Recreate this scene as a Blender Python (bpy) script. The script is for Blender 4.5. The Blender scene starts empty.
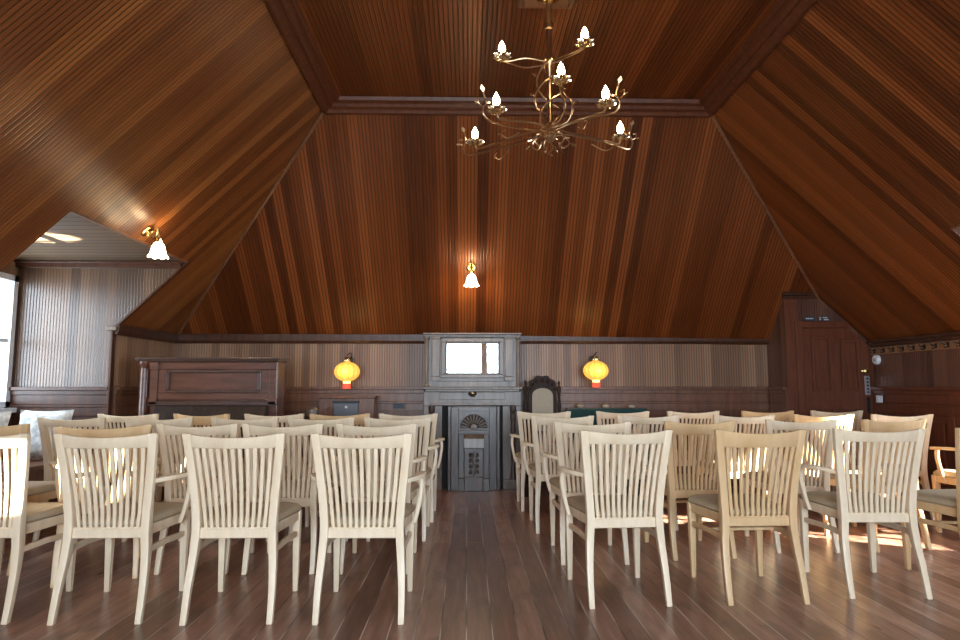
import bpy, bmesh, math, random
from mathutils import Vector, Matrix
random.seed(7)
PI = math.pi
sc = bpy.context.scene
COL = sc.collection

# ------------------------------------------------------------------ camera, world, sun, exposure
EYE = 1.116
cam_d = bpy.data.cameras.new('camera'); cam = bpy.data.objects.new('camera', cam_d); COL.objects.link(cam)
cam_d.sensor_width = 36.0; cam_d.lens = 24.0; cam_d.clip_start = 0.02
cam.location = (0, 0, EYE)
cam.rotation_euler = (PI/2 + math.radians(5.888), 0, -math.radians(1.1575))
sc.camera = cam

SKY = 2.5            # sky and ground seen past the windows
DAYLIGHT = 9.0       # radiance of the daylight standing in each window
w = bpy.data.worlds.new('sky'); sc.world = w; w.cycles.sampling_method = 'NONE'; w.use_nodes = True
nt = w.node_tree; nt.nodes.clear()
bg = nt.nodes.new('ShaderNodeBackground'); out = nt.nodes.new('ShaderNodeOutputWorld')
tc = nt.nodes.new('ShaderNodeTexCoord'); sx = nt.nodes.new('ShaderNodeSeparateXYZ')
rp = nt.nodes.new('ShaderNodeValToRGB'); mr = nt.nodes.new('ShaderNodeMapRange')
nt.links.new(tc.outputs['Generated'], sx.inputs[0]); nt.links.new(sx.outputs['Z'], mr.inputs[0])
mr.inputs[1].default_value = -1; mr.inputs[2].default_value = 1
nt.links.new(mr.outputs[0], rp.inputs[0])
e = rp.color_ramp.elements
e[0].position = 0.40; e[0].color = (0.42, 0.40, 0.36, 1)
e[1].position = 0.52; e[1].color = (0.70, 0.84, 1.0, 1)
k = e.new(0.9); k.color = (0.50, 0.70, 1.0, 1)
nt.links.new(rp.outputs[0], bg.inputs[0]); bg.inputs[1].default_value = SKY
nt.links.new(bg.outputs[0], out.inputs[0])

sun_d = bpy.data.lights.new('sun', 'SUN'); sun = bpy.data.objects.new('sun', sun_d); COL.objects.link(sun)
sun_d.energy = 30.0; sun_d.angle = math.radians(1.5); sun_d.color = (1.0, 0.93, 0.80)
SUN_DIR = Vector((-0.87, 0.43, -0.43))
sun.rotation_euler = SUN_DIR.to_track_quat('-Z', 'Y').to_euler()
sun.location = (9, 0, 5)

sc.view_settings.view_transform = 'Standard'; sc.view_settings.look = 'None'
sc.view_settings.gamma = 1.0; sc.view_settings.use_curve_mapping = False
sc.view_settings.exposure = 1.88
cy = sc.cycles
cy.use_denoising = True; cy.max_bounces = 10; cy.diffuse_bounces = 6; cy.glossy_bounces = 4
cy.transparent_max_bounces = 12; cy.sample_clamp_indirect = 1.0; cy.blur_glossy = 1.0; cy.use_adaptive_sampling = False
cy.caustics_reflective = False; cy.caustics_refractive = False

# ------------------------------------------------------------------ room numbers
XL, XR, YN, YE = -3.306, 4.385, -2.6, 7.30
EL, ER, EE = 1.66, 1.575, 1.66              # eave heights left, right, end
ZC, CX0, CX1, CY1 = 3.645, -1.222, 2.148, 5.495
SL = (ZC-EL)/(CX0-XL); SR = (ZC-ER)/(XR-CX1); SE = (ZC-EE)/(YE-CY1)
DZ = 2.289                                  # dormer ceiling
LY0, LY1, LXW = 4.24, 6.05, -4.24           # left dormer
RY0, RY1, RXW = 3.25, 4.62, 5.30            # right dormer
BX, BY, BZ = 3.455, 6.86, 2.12              # closet box round the door
DADO = 1.10

# daylight filling a window opening, just outside its panes
def window_light(name, loc, rot, sx_, sy_):
    d = bpy.data.lights.new(name, 'AREA'); d.shape = 'RECTANGLE'; d.size = sx_; d.size_y = sy_
    d.energy = DAYLIGHT*PI*sx_*sy_; d.color = (0.74, 0.87, 1.0)
    o = bpy.data.objects.new(name, d); o.location = loc; o.rotation_euler = rot; COL.objects.link(o)

# ------------------------------------------------------------------ material helpers
def mat_new(name):
    m = bpy.data.materials.new(name); m.use_nodes = True
    n = m.node_tree; b = n.nodes['Principled BSDF']
    return m, n, b
def nd(n, t, **kw):
    x = n.nodes.new(t)
    for k_, v in kw.items(): setattr(x, k_, v)
    return x
def mth(n, op, a, b=None, c=None):
    x = nd(n, 'ShaderNodeMath', operation=op)
    for i, v in enumerate((a, b, c)):
        if v is None: continue
        if isinstance(v, (int, float)): x.inputs[i].default_value = v
        else: n.links.new(v, x.inputs[i])
    return x.outputs[0]
def ramp(n, fac, stops):
    r = nd(n, 'ShaderNodeValToRGB'); n.links.new(fac, r.inputs[0])
    el = r.color_ramp.elements
    while len(el) < len(stops): el.new(0.5)
    for i, (p, c) in enumerate(stops):
        el[i].position = p; el[i].color = (*c, 1)
    return r.outputs[0]
def mixc(n, fac, a, b, mode='MIX'):
    x = nd(n, 'ShaderNodeMix', data_type='RGBA', blend_type=mode)
    if isinstance(fac, (int, float)): x.inputs[0].default_value = fac
    else: n.links.new(fac, x.inputs[0])
    for i, v in ((6, a), (7, b)):
        if isinstance(v, tuple): x.inputs[i].default_value = (*v, 1)
        else: n.links.new(v, x.inputs[i])
    return x.outputs[2]

def boards(name, stops, bw, bead, rough, bump=0.6, grain=0.35, seed=0.0, spec=0.5):
    """tongue-and-groove beadboard; UV in metres: u across the boards, v along them"""
    m, n, b = mat_new(name)
    uv = nd(n, 'ShaderNodeUVMap'); s = nd(n, 'ShaderNodeSeparateXYZ'); n.links.new(uv.outputs[0], s.inputs[0])
    u, v = s.outputs[0], s.outputs[1]
    idn = mth(n, 'FLOOR', mth(n, 'DIVIDE', u, bw))
    wn = nd(n, 'ShaderNodeTexWhiteNoise', noise_dimensions='1D')
    n.links.new(mth(n, 'ADD', idn, seed), wn.inputs['W'])
    cv = nd(n, 'ShaderNodeCombineXYZ')
    n.links.new(mth(n, 'MULTIPLY', u, 70.0), cv.inputs[0]); n.links.new(mth(n, 'MULTIPLY', v, 2.2), cv.inputs[1])
    n.links.new(mth(n, 'MULTIPLY', idn, 3.7), cv.inputs[2])
    nz = nd(n, 'ShaderNodeTexNoise'); nz.inputs['Scale'].default_value = 1.0; nz.inputs['Detail'].default_value = 4
    n.links.new(cv.outputs[0], nz.inputs['Vector'])
    f = mth(n, 'ADD', mth(n, 'MULTIPLY', wn.outputs['Value'], 1-grain), mth(n, 'MULTIPLY', nz.outputs[0], grain))
    col = ramp(n, f, stops)
    fr = mth(n, 'FRACT', mth(n, 'DIVIDE', u, bead))
    tri = mth(n, 'MULTIPLY', mth(n, 'ABSOLUTE', mth(n, 'SUBTRACT', fr, 0.5)), 2.0)
    gr = nd(n, 'ShaderNodeMapRange', interpolation_type='SMOOTHSTEP'); n.links.new(tri, gr.inputs[0])
    gr.inputs[1].default_value = 0.62; gr.inputs[2].default_value = 1.0
    col = mixc(n, mth(n, 'MULTIPLY', gr.outputs[0], 0.85), col, (0.012, 0.005, 0.003))  # groove dirt, deepened in colour to stand in for shading of the beads
    n.links.new(col, b.inputs['Base Color'])
    bp = nd(n, 'ShaderNodeBump'); bp.inputs['Strength'].default_value = bump; bp.inputs['Distance'].default_value = 0.006
    n.links.new(mth(n, 'SUBTRACT', 1.0, gr.outputs[0]), bp.inputs['Height'])
    n.links.new(bp.outputs[0], b.inputs['Normal'])
    b.inputs['Roughness'].default_value = rough; b.inputs['Specular IOR Level'].default_value = spec
    return m

def wood(name, c0, c1, rough=0.35, scale=6.0, stretch=(1, 1, 0.12), spec=0.5):
    m, n, b = mat_new(name)
    tc = nd(n, 'ShaderNodeTexCoord'); mp = nd(n, 'ShaderNodeMapping'); mp.inputs['Scale'].default_value = stretch
    n.links.new(tc.outputs['Object'], mp.inputs[0])
    nz = nd(n, 'ShaderNodeTexNoise'); nz.inputs['Scale'].default_value = scale*4; nz.inputs['Detail'].default_value = 5
    nz.inputs['Roughness'].default_value = 0.6
    n.links.new(mp.outputs[0], nz.inputs['Vector'])
    n.links.new(ramp(n, nz.outputs[0], [(0.3, c0), (0.7, c1)]), b.inputs['Base Color'])
    b.inputs['Roughness'].default_value = rough; b.inputs['Specular IOR Level'].default_value = spec
    return m

def plain(name, c, rough=0.5, metal=0.0, emit=None, es=0.0, spec=0.5):
    m, n, b = mat_new(name)
    nz = nd(n, 'ShaderNodeTexNoise'); nz.inputs['Scale'].default_value = 30
    n.links.new(ramp(n, nz.outputs[0], [(0.3, tuple(x*0.92 for x in c)), (0.7, tuple(min(1, x*1.06) for x in c))]), b.inputs['Base Color'])
    b.inputs['Roughness'].default_value = rough; b.inputs['Metallic'].default_value = metal
    b.inputs['Specular IOR Level'].default_value = spec
    if emit: b.inputs['Emission Color'].default_value = (*emit, 1); b.inputs['Emission Strength'].default_value = es
    if emit: m.cycles.emission_sampling = 'NONE'
    return m

def fabric(name, c0, c1, scale=220):
    m, n, b = mat_new(name)
    tc = nd(n, 'ShaderNodeTexCoord')
    nz = nd(n, 'ShaderNodeTexNoise'); nz.inputs['Scale'].default_value = scale; nz.inputs['Detail'].default_value = 2
    n.links.new(tc.outputs['Object'], nz.inputs['Vector'])
    n.links.new(ramp(n, nz.outputs[0], [(0.35, c0), (0.65, c1)]), b.inputs['Base Color'])
    b.inputs['Roughness'].default_value = 0.85; b.inputs['Specular IOR Level'].default_value = 0.25
    bp = nd(n, 'ShaderNodeBump'); bp.inputs['Strength'].default_value = 0.15; bp.inputs['Distance'].default_value = 0.002
    n.links.new(nz.outputs[0], bp.inputs['Height']); n.links.new(bp.outputs[0], b.inputs['Normal'])
    return m

def glass_pane(name, tint=0.97):
    m = bpy.data.materials.new(name); m.use_nodes = True; n = m.node_tree; n.nodes.clear()
    o = nd(n, 'ShaderNodeOutputMaterial'); t = nd(n, 'ShaderNodeBsdfTransparent'); g = nd(n, 'ShaderNodeBsdfGlossy')
    g.inputs['Roughness'].default_value = 0.02; mx = nd(n, 'ShaderNodeMixShader')
    t.inputs[0].default_value = (tint, tint*1.01, tint*1.01, 1); mx.inputs[0].default_value = 0.06
    n.links.new(t.outputs[0], mx.inputs[1]); n.links.new(g.outputs[0], mx.inputs[2]); n.links.new(mx.outputs[0], o.inputs[0])
    return m

def floor_mat():
    m, n, b = mat_new('floor_boards')
    tc = nd(n, 'ShaderNodeTexCoord'); s = nd(n, 'ShaderNodeSeparateXYZ'); n.links.new(tc.outputs['Object'], s.inputs[0])
    cv = nd(n, 'ShaderNodeCombineXYZ'); n.links.new(s.outputs[1], cv.inputs[0]); n.links.new(s.outputs[0], cv.inputs[1])
    br = nd(n, 'ShaderNodeTexBrick'); n.links.new(cv.outputs[0], br.inputs[0])
    br.offset = 0.37; br.offset_frequency = 2
    br.inputs['Color1'].default_value = (0, 0, 0, 1); br.inputs['Color2'].default_value = (1, 1, 1, 1)
    br.inputs['Mortar'].default_value = (0.5, 0.5, 0.5, 1)
    br.inputs['Scale'].default_value = 1; br.inputs['Mortar Size'].default_value = 0.0032; br.inputs['Mortar Smooth'].default_value = 0.3
    br.inputs['Brick Width'].default_value = 2.9; br.inputs['Row Height'].default_value = 0.118; br.inputs['Bias'].default_value = 0
    mp = nd(n, 'ShaderNodeMapping'); mp.inputs['Scale'].default_value = (30, 2.2, 1); n.links.new(tc.outputs['Object'], mp.inputs[0])
    gz = nd(n, 'ShaderNodeTexNoise'); gz.inputs['Scale'].default_value = 1; gz.inputs['Detail'].default_value = 6; gz.inputs['Roughness'].default_value = 0.65; n.links.new(mp.outputs[0], gz.inputs['Vector'])
    mp2 = nd(n, 'ShaderNodeMapping'); mp2.inputs['Scale'].default_value = (7.0, 0.9, 1); n.links.new(tc.outputs['Object'], mp2.inputs[0])
    wz = nd(n, 'ShaderNodeTexNoise'); wz.inputs['Scale'].default_value = 1.6; wz.inputs['Detail'].default_value = 4; wz.inputs['Roughness'].default_value = 0.55
    n.links.new(mp2.outputs[0], wz.inputs['Vector'])
    sep = nd(n, 'ShaderNodeSeparateColor'); n.links.new(br.outputs['Color'], sep.inputs[0])
    f = mth(n, 'ADD', mth(n, 'MULTIPLY', sep.outputs[0], 0.30), mth(n, 'ADD', mth(n, 'MULTIPLY', gz.outputs[0], 0.62), mth(n, 'MULTIPLY', wz.outputs[0], 0.16)))
    col = ramp(n, f, [(0.25, (0.075, 0.032, 0.022)), (0.45, (0.185, 0.085, 0.056)), (0.62, (0.30, 0.155, 0.105)), (0.8, (0.46, 0.29, 0.21))])
    # scuffs and old stains
    sz = nd(n, 'ShaderNodeTexNoise'); sz.inputs['Scale'].default_value = 3.1; sz.inputs['Detail'].default_value = 8; sz.inputs['Distortion'].default_value = 0.8
    mp3 = nd(n, 'ShaderNodeMapping'); mp3.inputs['Scale'].default_value = (2.6, 1.1, 1); n.links.new(tc.outputs['Object'], mp3.inputs[0]); n.links.new(mp3.outputs[0], sz.inputs['Vector'])
    dk = nd(n, 'ShaderNodeMapRange'); n.links.new(sz.outputs[0], dk.inputs[0]); dk.inputs[1].default_value = 0.52; dk.inputs[2].default_value = 0.78
    col = mixc(n, mth(n, 'MULTIPLY', dk.outputs[0], 0.75), col, (0.035, 0.018, 0.014))
    # seams: some dark, some filled with pale dust
    wn = nd(n, 'ShaderNodeTexNoise'); wn.inputs['Scale'].default_value = 1.3; n.links.new(tc.outputs['Object'], wn.inputs['Vector'])
    seam = ramp(n, wn.outputs[0], [(0.42, (0.02, 0.01, 0.008)), (0.55, (0.50, 0.42, 0.37))])
    col = mixc(n, br.outputs['Fac'], col, seam)
    n.links.new(col, b.inputs['Base Color'])
    rr = nd(n, 'ShaderNodeMapRange'); n.links.new(wz.outputs[0], rr.inputs[0]); rr.inputs[3].default_value = 0.24; rr.inputs[4].default_value = 0.36
    n.links.new(rr.outputs[0], b.inputs['Roughness'])
    bp = nd(n, 'ShaderNodeBump'); bp.inputs['Strength'].default_value = 0.35; bp.inputs['Distance'].default_value = 0.004
    h = mth(n, 'SUBTRACT', 1.0, br.outputs['Fac'])
    n.links.new(h, bp.inputs['Height']); n.links.new(bp.outputs[0], b.inputs['Normal'])
    b.inputs['Specular IOR Level'].default_value = 0.6
    return m

M = {}
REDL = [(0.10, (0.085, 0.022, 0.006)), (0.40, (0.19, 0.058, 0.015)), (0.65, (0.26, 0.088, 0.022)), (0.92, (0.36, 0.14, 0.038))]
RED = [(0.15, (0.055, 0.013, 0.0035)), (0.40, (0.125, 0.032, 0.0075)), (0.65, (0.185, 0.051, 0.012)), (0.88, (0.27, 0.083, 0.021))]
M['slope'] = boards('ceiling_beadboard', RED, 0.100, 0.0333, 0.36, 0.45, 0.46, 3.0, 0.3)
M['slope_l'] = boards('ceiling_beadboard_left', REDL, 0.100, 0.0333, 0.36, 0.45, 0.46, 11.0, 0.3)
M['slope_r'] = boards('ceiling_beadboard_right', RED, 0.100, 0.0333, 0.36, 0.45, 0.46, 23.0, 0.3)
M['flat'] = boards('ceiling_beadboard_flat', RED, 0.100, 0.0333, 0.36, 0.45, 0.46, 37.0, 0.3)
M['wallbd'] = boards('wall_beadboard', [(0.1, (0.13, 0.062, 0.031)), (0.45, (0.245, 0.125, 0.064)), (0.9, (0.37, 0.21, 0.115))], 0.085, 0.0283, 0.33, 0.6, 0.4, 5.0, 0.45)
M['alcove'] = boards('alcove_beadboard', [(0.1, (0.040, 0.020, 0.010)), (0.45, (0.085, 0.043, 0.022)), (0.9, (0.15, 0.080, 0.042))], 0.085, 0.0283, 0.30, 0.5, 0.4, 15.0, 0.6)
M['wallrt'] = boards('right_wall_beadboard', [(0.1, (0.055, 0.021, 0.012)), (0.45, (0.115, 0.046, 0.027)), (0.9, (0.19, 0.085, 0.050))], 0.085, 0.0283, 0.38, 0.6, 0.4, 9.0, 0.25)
M['dormer'] = boards('dormer_ceiling_board', [(0.1, (0.085, 0.050, 0.026)), (0.5, (0.125, 0.078, 0.042)), (0.9, (0.17, 0.11, 0.062))], 0.12, 0.12, 0.4, 0.3, 0.5, 3.0)
M['dark'] = wood('dark_trim_wood', (0.036, 0.013, 0.007), (0.080, 0.031, 0.016), 0.34, spec=0.35)
M['trim'] = wood('ceiling_trim_wood', (0.065, 0.019, 0.008), (0.12, 0.037, 0.015), 0.36, spec=0.25)
M['hip'] = wood('hip_strip_wood', (0.12, 0.05, 0.025), (0.20, 0.09, 0.045), 0.30)
M['wains'] = wood('wainscot_wood', (0.092, 0.038, 0.020), (0.185, 0.081, 0.045), 0.33, spec=0.4)
M['door'] = wood('door_wood', (0.085, 0.024, 0.011), (0.155, 0.048, 0.023), 0.36, spec=0.35)
M['oak'] = wood('grey_oak', (0.10, 0.068, 0.050), (0.19, 0.137, 0.102), 0.34, spec=0.5)
M['oakd'] = wood('dark_oak', (0.040, 0.025, 0.018), (0.085, 0.056, 0.041), 0.30)
M['rail'] = wood('light_brown_board', (0.20, 0.095, 0.042), (0.32, 0.165, 0.08), 0.4)
M['piano'] = wood('piano_veneer', (0.058, 0.021, 0.012), (0.120, 0.047, 0.028), 0.24, stretch=(0.12, 1, 1))
M['pianod'] = wood('piano_dark_wood', (0.038, 0.018, 0.013), (0.075, 0.036, 0.025), 0.28)
M['cream'] = wood('cream_limed_wood', (0.73, 0.57, 0.38), (0.85, 0.70, 0.505), 0.38, scale=5)
M['gold'] = wood('golden_beech_wood', (0.60, 0.385, 0.185), (0.72, 0.49, 0.27), 0.36, scale=5)
M['seat'] = fabric('taupe_seat_cloth', (0.35, 0.27, 0.17), (0.46, 0.36, 0.24))
M['beige'] = fabric('beige_back_cloth', (0.33, 0.29, 0.22), (0.42, 0.37, 0.29), 90)
M['teal'] = fabric('dark_teal_cloth', (0.012, 0.045, 0.045), (0.02, 0.065, 0.065))
M['cushion'] = fabric('pale_patterned_cloth', (0.40, 0.42, 0.42), (0.75, 0.75, 0.72), 22)
M['brass'] = plain('brass', (0.62, 0.43, 0.17), 0.25, 1.0)
M['bronze'] = plain('antique_bronze', (0.42, 0.27, 0.15), 0.28, 1.0)
M['iron'] = plain('black_iron', (0.02, 0.02, 0.022), 0.4, 0.6)
M['steel'] = plain('brushed_steel', (0.55, 0.57, 0.6), 0.3, 1.0)
M['white'] = plain('white_plastic', (0.75, 0.77, 0.80), 0.4)
M['slate'] = plain('slate_grey_metal', (0.085, 0.09, 0.10), 0.4, 0.3)
M['navy'] = plain('dark_plate', (0.03, 0.035, 0.05), 0.4)
M['frame'] = plain('painted_window_frame', (0.70, 0.74, 0.78), 0.4)
M['black'] = plain('dull_black', (0.015, 0.014, 0.014), 0.8)
M['tile'] = plain('hearth_tile', (0.06, 0.06, 0.065), 0.3)
M['mirror'] = plain('mirror_silver', (0.93, 0.95, 0.96), 0.015, 1.0)
M['pane'] = glass_pane('window_glass'); M['pane2'] = glass_pane('dimming_window_glass', 0.66)  # second glass is darkened to cut the daylight falling into the left alcove
M['bulb'] = plain('lit_bulb', (1, 0.9, 0.7), 0.4, 0, (1.0, 0.78, 0.42), 14.0)
M['shade'] = plain('lit_glass_shade', (0.95, 0.92, 0.85), 0.3, 0, (1.0, 0.86, 0.60), 3.0)
M['lantern'] = plain('lit_yellow_paper', (0.85, 0.50, 0.10), 0.6, 0, (1.0, 0.46, 0.07), 0.24)
M['lglow'] = plain('lit_lantern_core', (1.0, 0.8, 0.3), 0.6, 0, (1.0, 0.75, 0.22), .7)
M['red'] = plain('red_paper', (0.62, 0.07, 0.04), 0.6, 0, (1.0, 0.15, 0.08), 0.10)
M['cup'] = plain('gilt_glass_cup', (0.95, 0.80, 0.50), 0.12, 1.0)
M['carve'] = wood('dark_carved_walnut', (0.016, 0.009, 0.007), (0.04, 0.024, 0.018), 0.5, spec=0.12)
M['floor'] = floor_mat()
M['paper'] = plain('cream_letters', (0.8, 0.8, 0.78), 0.5)

# ------------------------------------------------------------------ mesh helpers
class MB:
    def __init__(self):
        self.bm = bmesh.new(); self.uv = None
    def ring_loft(self, rings, cap=True, closed=False):
        bm = self.bm; R = [[bm.verts.new(p) for p in r] for r in rings]
        n = len(R[0]); L = len(R)
        for i in range(L if closed else L-1):
            a, b = R[i], R[(i+1) % L]
            for j in range(n):
                bm.faces.new((a[j], a[(j+1) % n], b[(j+1) % n], b[j]))
        if cap and not closed:
            bm.faces.new(list(reversed(R[0]))); bm.faces.new(R[-1])
        return self
    def box(self, x0, x1, y0, y1, z0, z1, mtx=None):
        P = [Vector(p) for p in ((x0, y0, z0), (x1, y0, z0), (x1, y1, z0), (x0, y1, z0))]
        Q = [Vector(p) for p in ((x0, y0, z1), (x1, y0, z1), (x1, y1, z1), (x0, y1, z1))]
        if mtx: P = [mtx @ p for p in P]; Q = [mtx @ p for p in Q]
        return self.ring_loft([P, Q])
    def prism(self, poly, axis, a, b):
        """poly: 2-D points; axis 0: (y,z) extruded in x; 1: (x,z) in y; 2: (x,y) in z"""
        def P(q, t): return {0: (t, q[0], q[1]), 1: (q[0], t, q[1]), 2: (q[0], q[1], t)}[axis]
        return self.ring_loft([[P(q, a) for q in poly], [P(q, b) for q in poly]])
    def sweep(self, pts, dims, up=(0, 0, 1)):
        """rectangular bar along pts; dims: (width, height) or one per point"""
        pts = [Vector(p) for p in pts]; rings = []
        for i, p in enumerate(pts):
            t = (pts[min(i+1, len(pts)-1)] - pts[max(i-1, 0)]).normalized()
            s = t.cross(Vector(up)).normalized(); u = s.cross(t).normalized()
            w_, h_ = dims[i] if isinstance(dims, list) else dims
            rings.append([p + s*w_/2*a + u*h_/2*b for a, b in ((-1, -1), (1, -1), (1, 1), (-1, 1))])
        return self.ring_loft(rings)
    def tube(self, pts, r, n=8):
        pts = [Vector(p) for p in pts]; rings = []; prev = None
        for i, p in enumerate(pts):
            t = (pts[min(i+1, len(pts)-1)] - pts[max(i-1, 0)]).normalized()
            if prev is None:
                ref = Vector((0, 0, 1)) if abs(t.z) < 0.9 else Vector((1, 0, 0)); s = t.cross(ref).normalized()
            else:
                s = (prev - t*prev.dot(t)).normalized()
            prev = s; u = t.cross(s)
            rr = r[i] if isinstance(r, (list, tuple)) else r
            rings.append([p + (s*math.cos(2*PI*k/n) + u*math.sin(2*PI*k/n))*rr for k in range(n)])
        return self.ring_loft(rings)
    def lathe(self, prof, c=(0, 0, 0), n=20, flute=0.0, nf=8, mtx=None):
        rings = []
        for r, z in prof:
            ring = []
            for k in range(n):
                a = 2*PI*k/n; rr = max(r, 1e-4)*(1+flute*math.cos(nf*a))
                p = Vector((rr*math.cos(a), rr*math.sin(a), z))
                if mtx: p = mtx @ p
                ring.append(p + Vector(c))
            rings.append(ring)
        return self.ring_loft(rings)
    def poly(self, pts, uo, ud, vd):
        """flat polygon with UV in metres measured from uo along ud / vd"""
        if self.uv is None: self.uv = self.bm.loops.layers.uv.new('UVMap')
        vs = [self.bm.verts.new(p) for p in pts]; f = self.bm.faces.new(vs)
        uo, ud, vd = Vector(uo), Vector(ud), Vector(vd)
        for l in f.loops:
            q = l.vert.co - uo; l[self.uv].uv = (q.dot(ud), q.dot(vd))
        return self
    def build(self, name, mat, parent=None, bevel=0.0, seg=1, smooth=False, loc=None, recalc=True):
        bm = self.bm
        if recalc: bmesh.ops.recalc_face_normals(bm, faces=bm.faces[:])
        if bevel > 0:
            ed = [e_ for e_ in bm.edges if len(e_.link_faces) == 2 and e_.calc_face_angle(0) > 0.6]
            bmesh.ops.bevel(bm, geom=ed, offset=bevel, segments=seg, affect='EDGES', profile=0.6, clamp_overlap=True)
        me = bpy.data.meshes.new(name); bm.to_mesh(me); bm.free()
        me.materials.append(mat)
        if smooth:
            for p in me.polygons: p.use_smooth = True
            try: me.set_sharp_from_angle(angle=math.radians(42))
            except Exception: pass
        o = bpy.data.objects.new(name, me); COL.objects.link(o)
        if parent: o.parent = parent
        if loc: o.location = loc
        return o

def tag(o, label, cat=None, group=None):
    o['label'] = label
    if cat: o['category'] = cat
    if group: o['group'] = group
    return o
def thing(name, label, cat, loc=(0, 0, 0), rz=0.0, group=None):
    o = bpy.data.objects.new(name, None); o.location = loc; o.rotation_euler = (0, 0, rz); o.empty_display_size = 0.1
    COL.objects.link(o); return tag(o, label, cat, group)
def struct(o, label=None):
    o['kind'] = 'structure'
    if label: o['label'] = label
    return o
def copy_tree(o, parent=None):
    c = o.copy(); COL.objects.link(c); c.parent = parent
    for ch in o.children: copy_tree(ch, c)
    return c
def bez(ctrl, n=14):
    """Catmull-Rom through the control points"""
    P = [Vector(c) for c in ctrl]; P = [P[0]*2-P[1]] + P + [P[-1]*2-P[-2]]; res = []
    per = max(2, n//(len(P)-3))
    for i in range(1, len(P)-2):
        for k in range(per):
            t = k/per; a, b, c, d = P[i-1], P[i], P[i+1], P[i+2]
            res.append(0.5*((2*b) + (c-a)*t + (2*a-5*b+4*c-d)*t*t + (3*b-a-3*c+d)*t**3))
    res.append(P[-2]); return res
def plight(name, loc, watts, color=(1, 0.72, 0.40), r=0.03, parent=None):
    d = bpy.data.lights.new(name, 'POINT'); d.energy = watts; d.color = color; d.shadow_soft_size = r
    o = bpy.data.objects.new(name, d); o.location = loc; COL.objects.link(o)
    if parent: o.parent = parent
    return o

# ------------------------------------------------------------------ room shell
X, Y, Z = Vector((1, 0, 0)), Vector((0, 1, 0)), Vector((0, 0, 1))
m = MB()
for (a, b, c, d) in ((XL, XR, YN, YE), (LXW, XL, LY0, LY1), (XR, RXW, RY0, RY1)):
    m.poly([(a, c, 0), (b, c, 0), (b, d, 0), (a, d, 0)], (0, 0, 0), X, Y)
struct(m.build('floor', M['floor']), 'worn brown board floor')

m = MB(); m.poly([(CX0, YN, ZC), (CX0, CY1, ZC), (CX1, CY1, ZC), (CX1, YN, ZC)], (0, 0, 0), X, Y)
struct(m.build('ceiling', M['flat']), 'flat beadboard centre of the ceiling')

def zl(x): return EL + SL*(x-XL)
def zr(x): return ER + SR*(XR-x)
def ze(y): return EE + SE*(YE-y)
# left slope (v runs up the slope, u along Y)
vl = Vector((1, 0, SL)).normalized(); vr = Vector((-1, 0, SR)).normalized(); ve = Vector((0, -1, SE)).normalized()
xdl = XL + (DZ-EL)/SL; xdr = XR - (DZ-ER)/SR
def hip_l(z):  # point of the left hip at height z
    t = (z-EL)/(ZC-EL); return (XL+(CX0-XL)*t, YE+(CY1-YE)*t, z)
def hip_r(z):
    t = (z-ER)/(ZC-ER); return (XR+(CX1-XR)*t, YE+(CY1-YE)*t, z)
m = MB()
m.poly([(XL, YN, EL), (XL, LY0, EL), (xdl, LY0, DZ), (xdl, YN, DZ)], (XL, 0, EL), Y, vl)
h = hip_l(DZ)
m.poly([(XL, LY1, EL), (XL, YE, EL), h, (xdl, LY1, DZ)], (XL, 0, EL), Y, vl)
m.poly([(xdl, YN, DZ), (xdl, LY0, DZ), (xdl, LY1, DZ), h, (CX0, CY1, ZC), (CX0, YN, ZC)], (XL, 0, EL), Y, vl)
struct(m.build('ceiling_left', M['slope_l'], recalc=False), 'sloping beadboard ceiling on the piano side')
m = MB(); h = hip_r(DZ)
m.poly([(XR, YN, ER), (XR, RY0, ER), (xdr, RY0, DZ), (xdr, YN, DZ)], (XR, 0, ER), Y, vr)
m.poly([(XR, RY1, ER), (XR, YE, ER), h, (xdr, RY1, DZ)], (XR, 0, ER), Y, vr)
m.poly([(xdr, YN, DZ), (xdr, RY0, DZ), (xdr, RY1, DZ), h, (CX1, CY1, ZC), (CX1, YN, ZC)], (XR, 0, ER), Y, vr)
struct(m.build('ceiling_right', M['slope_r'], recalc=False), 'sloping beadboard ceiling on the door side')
m = MB()
m.poly([(XL, YE, EE), (XR, YE, ER), (CX1, CY1, ZC), (CX0, CY1, ZC)], (0, YE, EE), X, ve)
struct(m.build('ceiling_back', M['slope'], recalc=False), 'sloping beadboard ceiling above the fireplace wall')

# walls
m = MB(); m.poly([(XL, YE, 0), (XR, YE, 0), (XR, YE, ER), (XL, YE, EE)], (0, YE, 0), X, Z)
struct(m.build('wall_back', M['wallbd']), 'beadboard end wall behind the fireplace')
m = MB()
m.poly([(XL, YN, 0), (XL, LY0, 0), (XL, LY0, EL), (XL, YN, EL)], (XL, 0, 0), Y, Z)
m.poly([(XL, LY1, 0), (XL, YE, 0), (XL, YE, EL), (XL, LY1, EL)], (XL, 0, 0), Y, Z)
struct(m.build('wall_left', M['wallbd']), 'low beadboard knee wall behind the piano')
m = MB()
m.poly([(XR, YN, 0), (XR, RY0, 0), (XR, RY0, ER), (XR, YN, ER)], (XR, 0, 0), Y, Z)
m.poly([(XR, RY1, 0), (XR, YE, 0), (XR, YE, ER), (XR, RY1, ER)], (XR, 0, 0), Y, Z)
struct(m.build('wall_right', M['wallrt']), 'low beadboard knee wall under the coat hooks')

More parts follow.
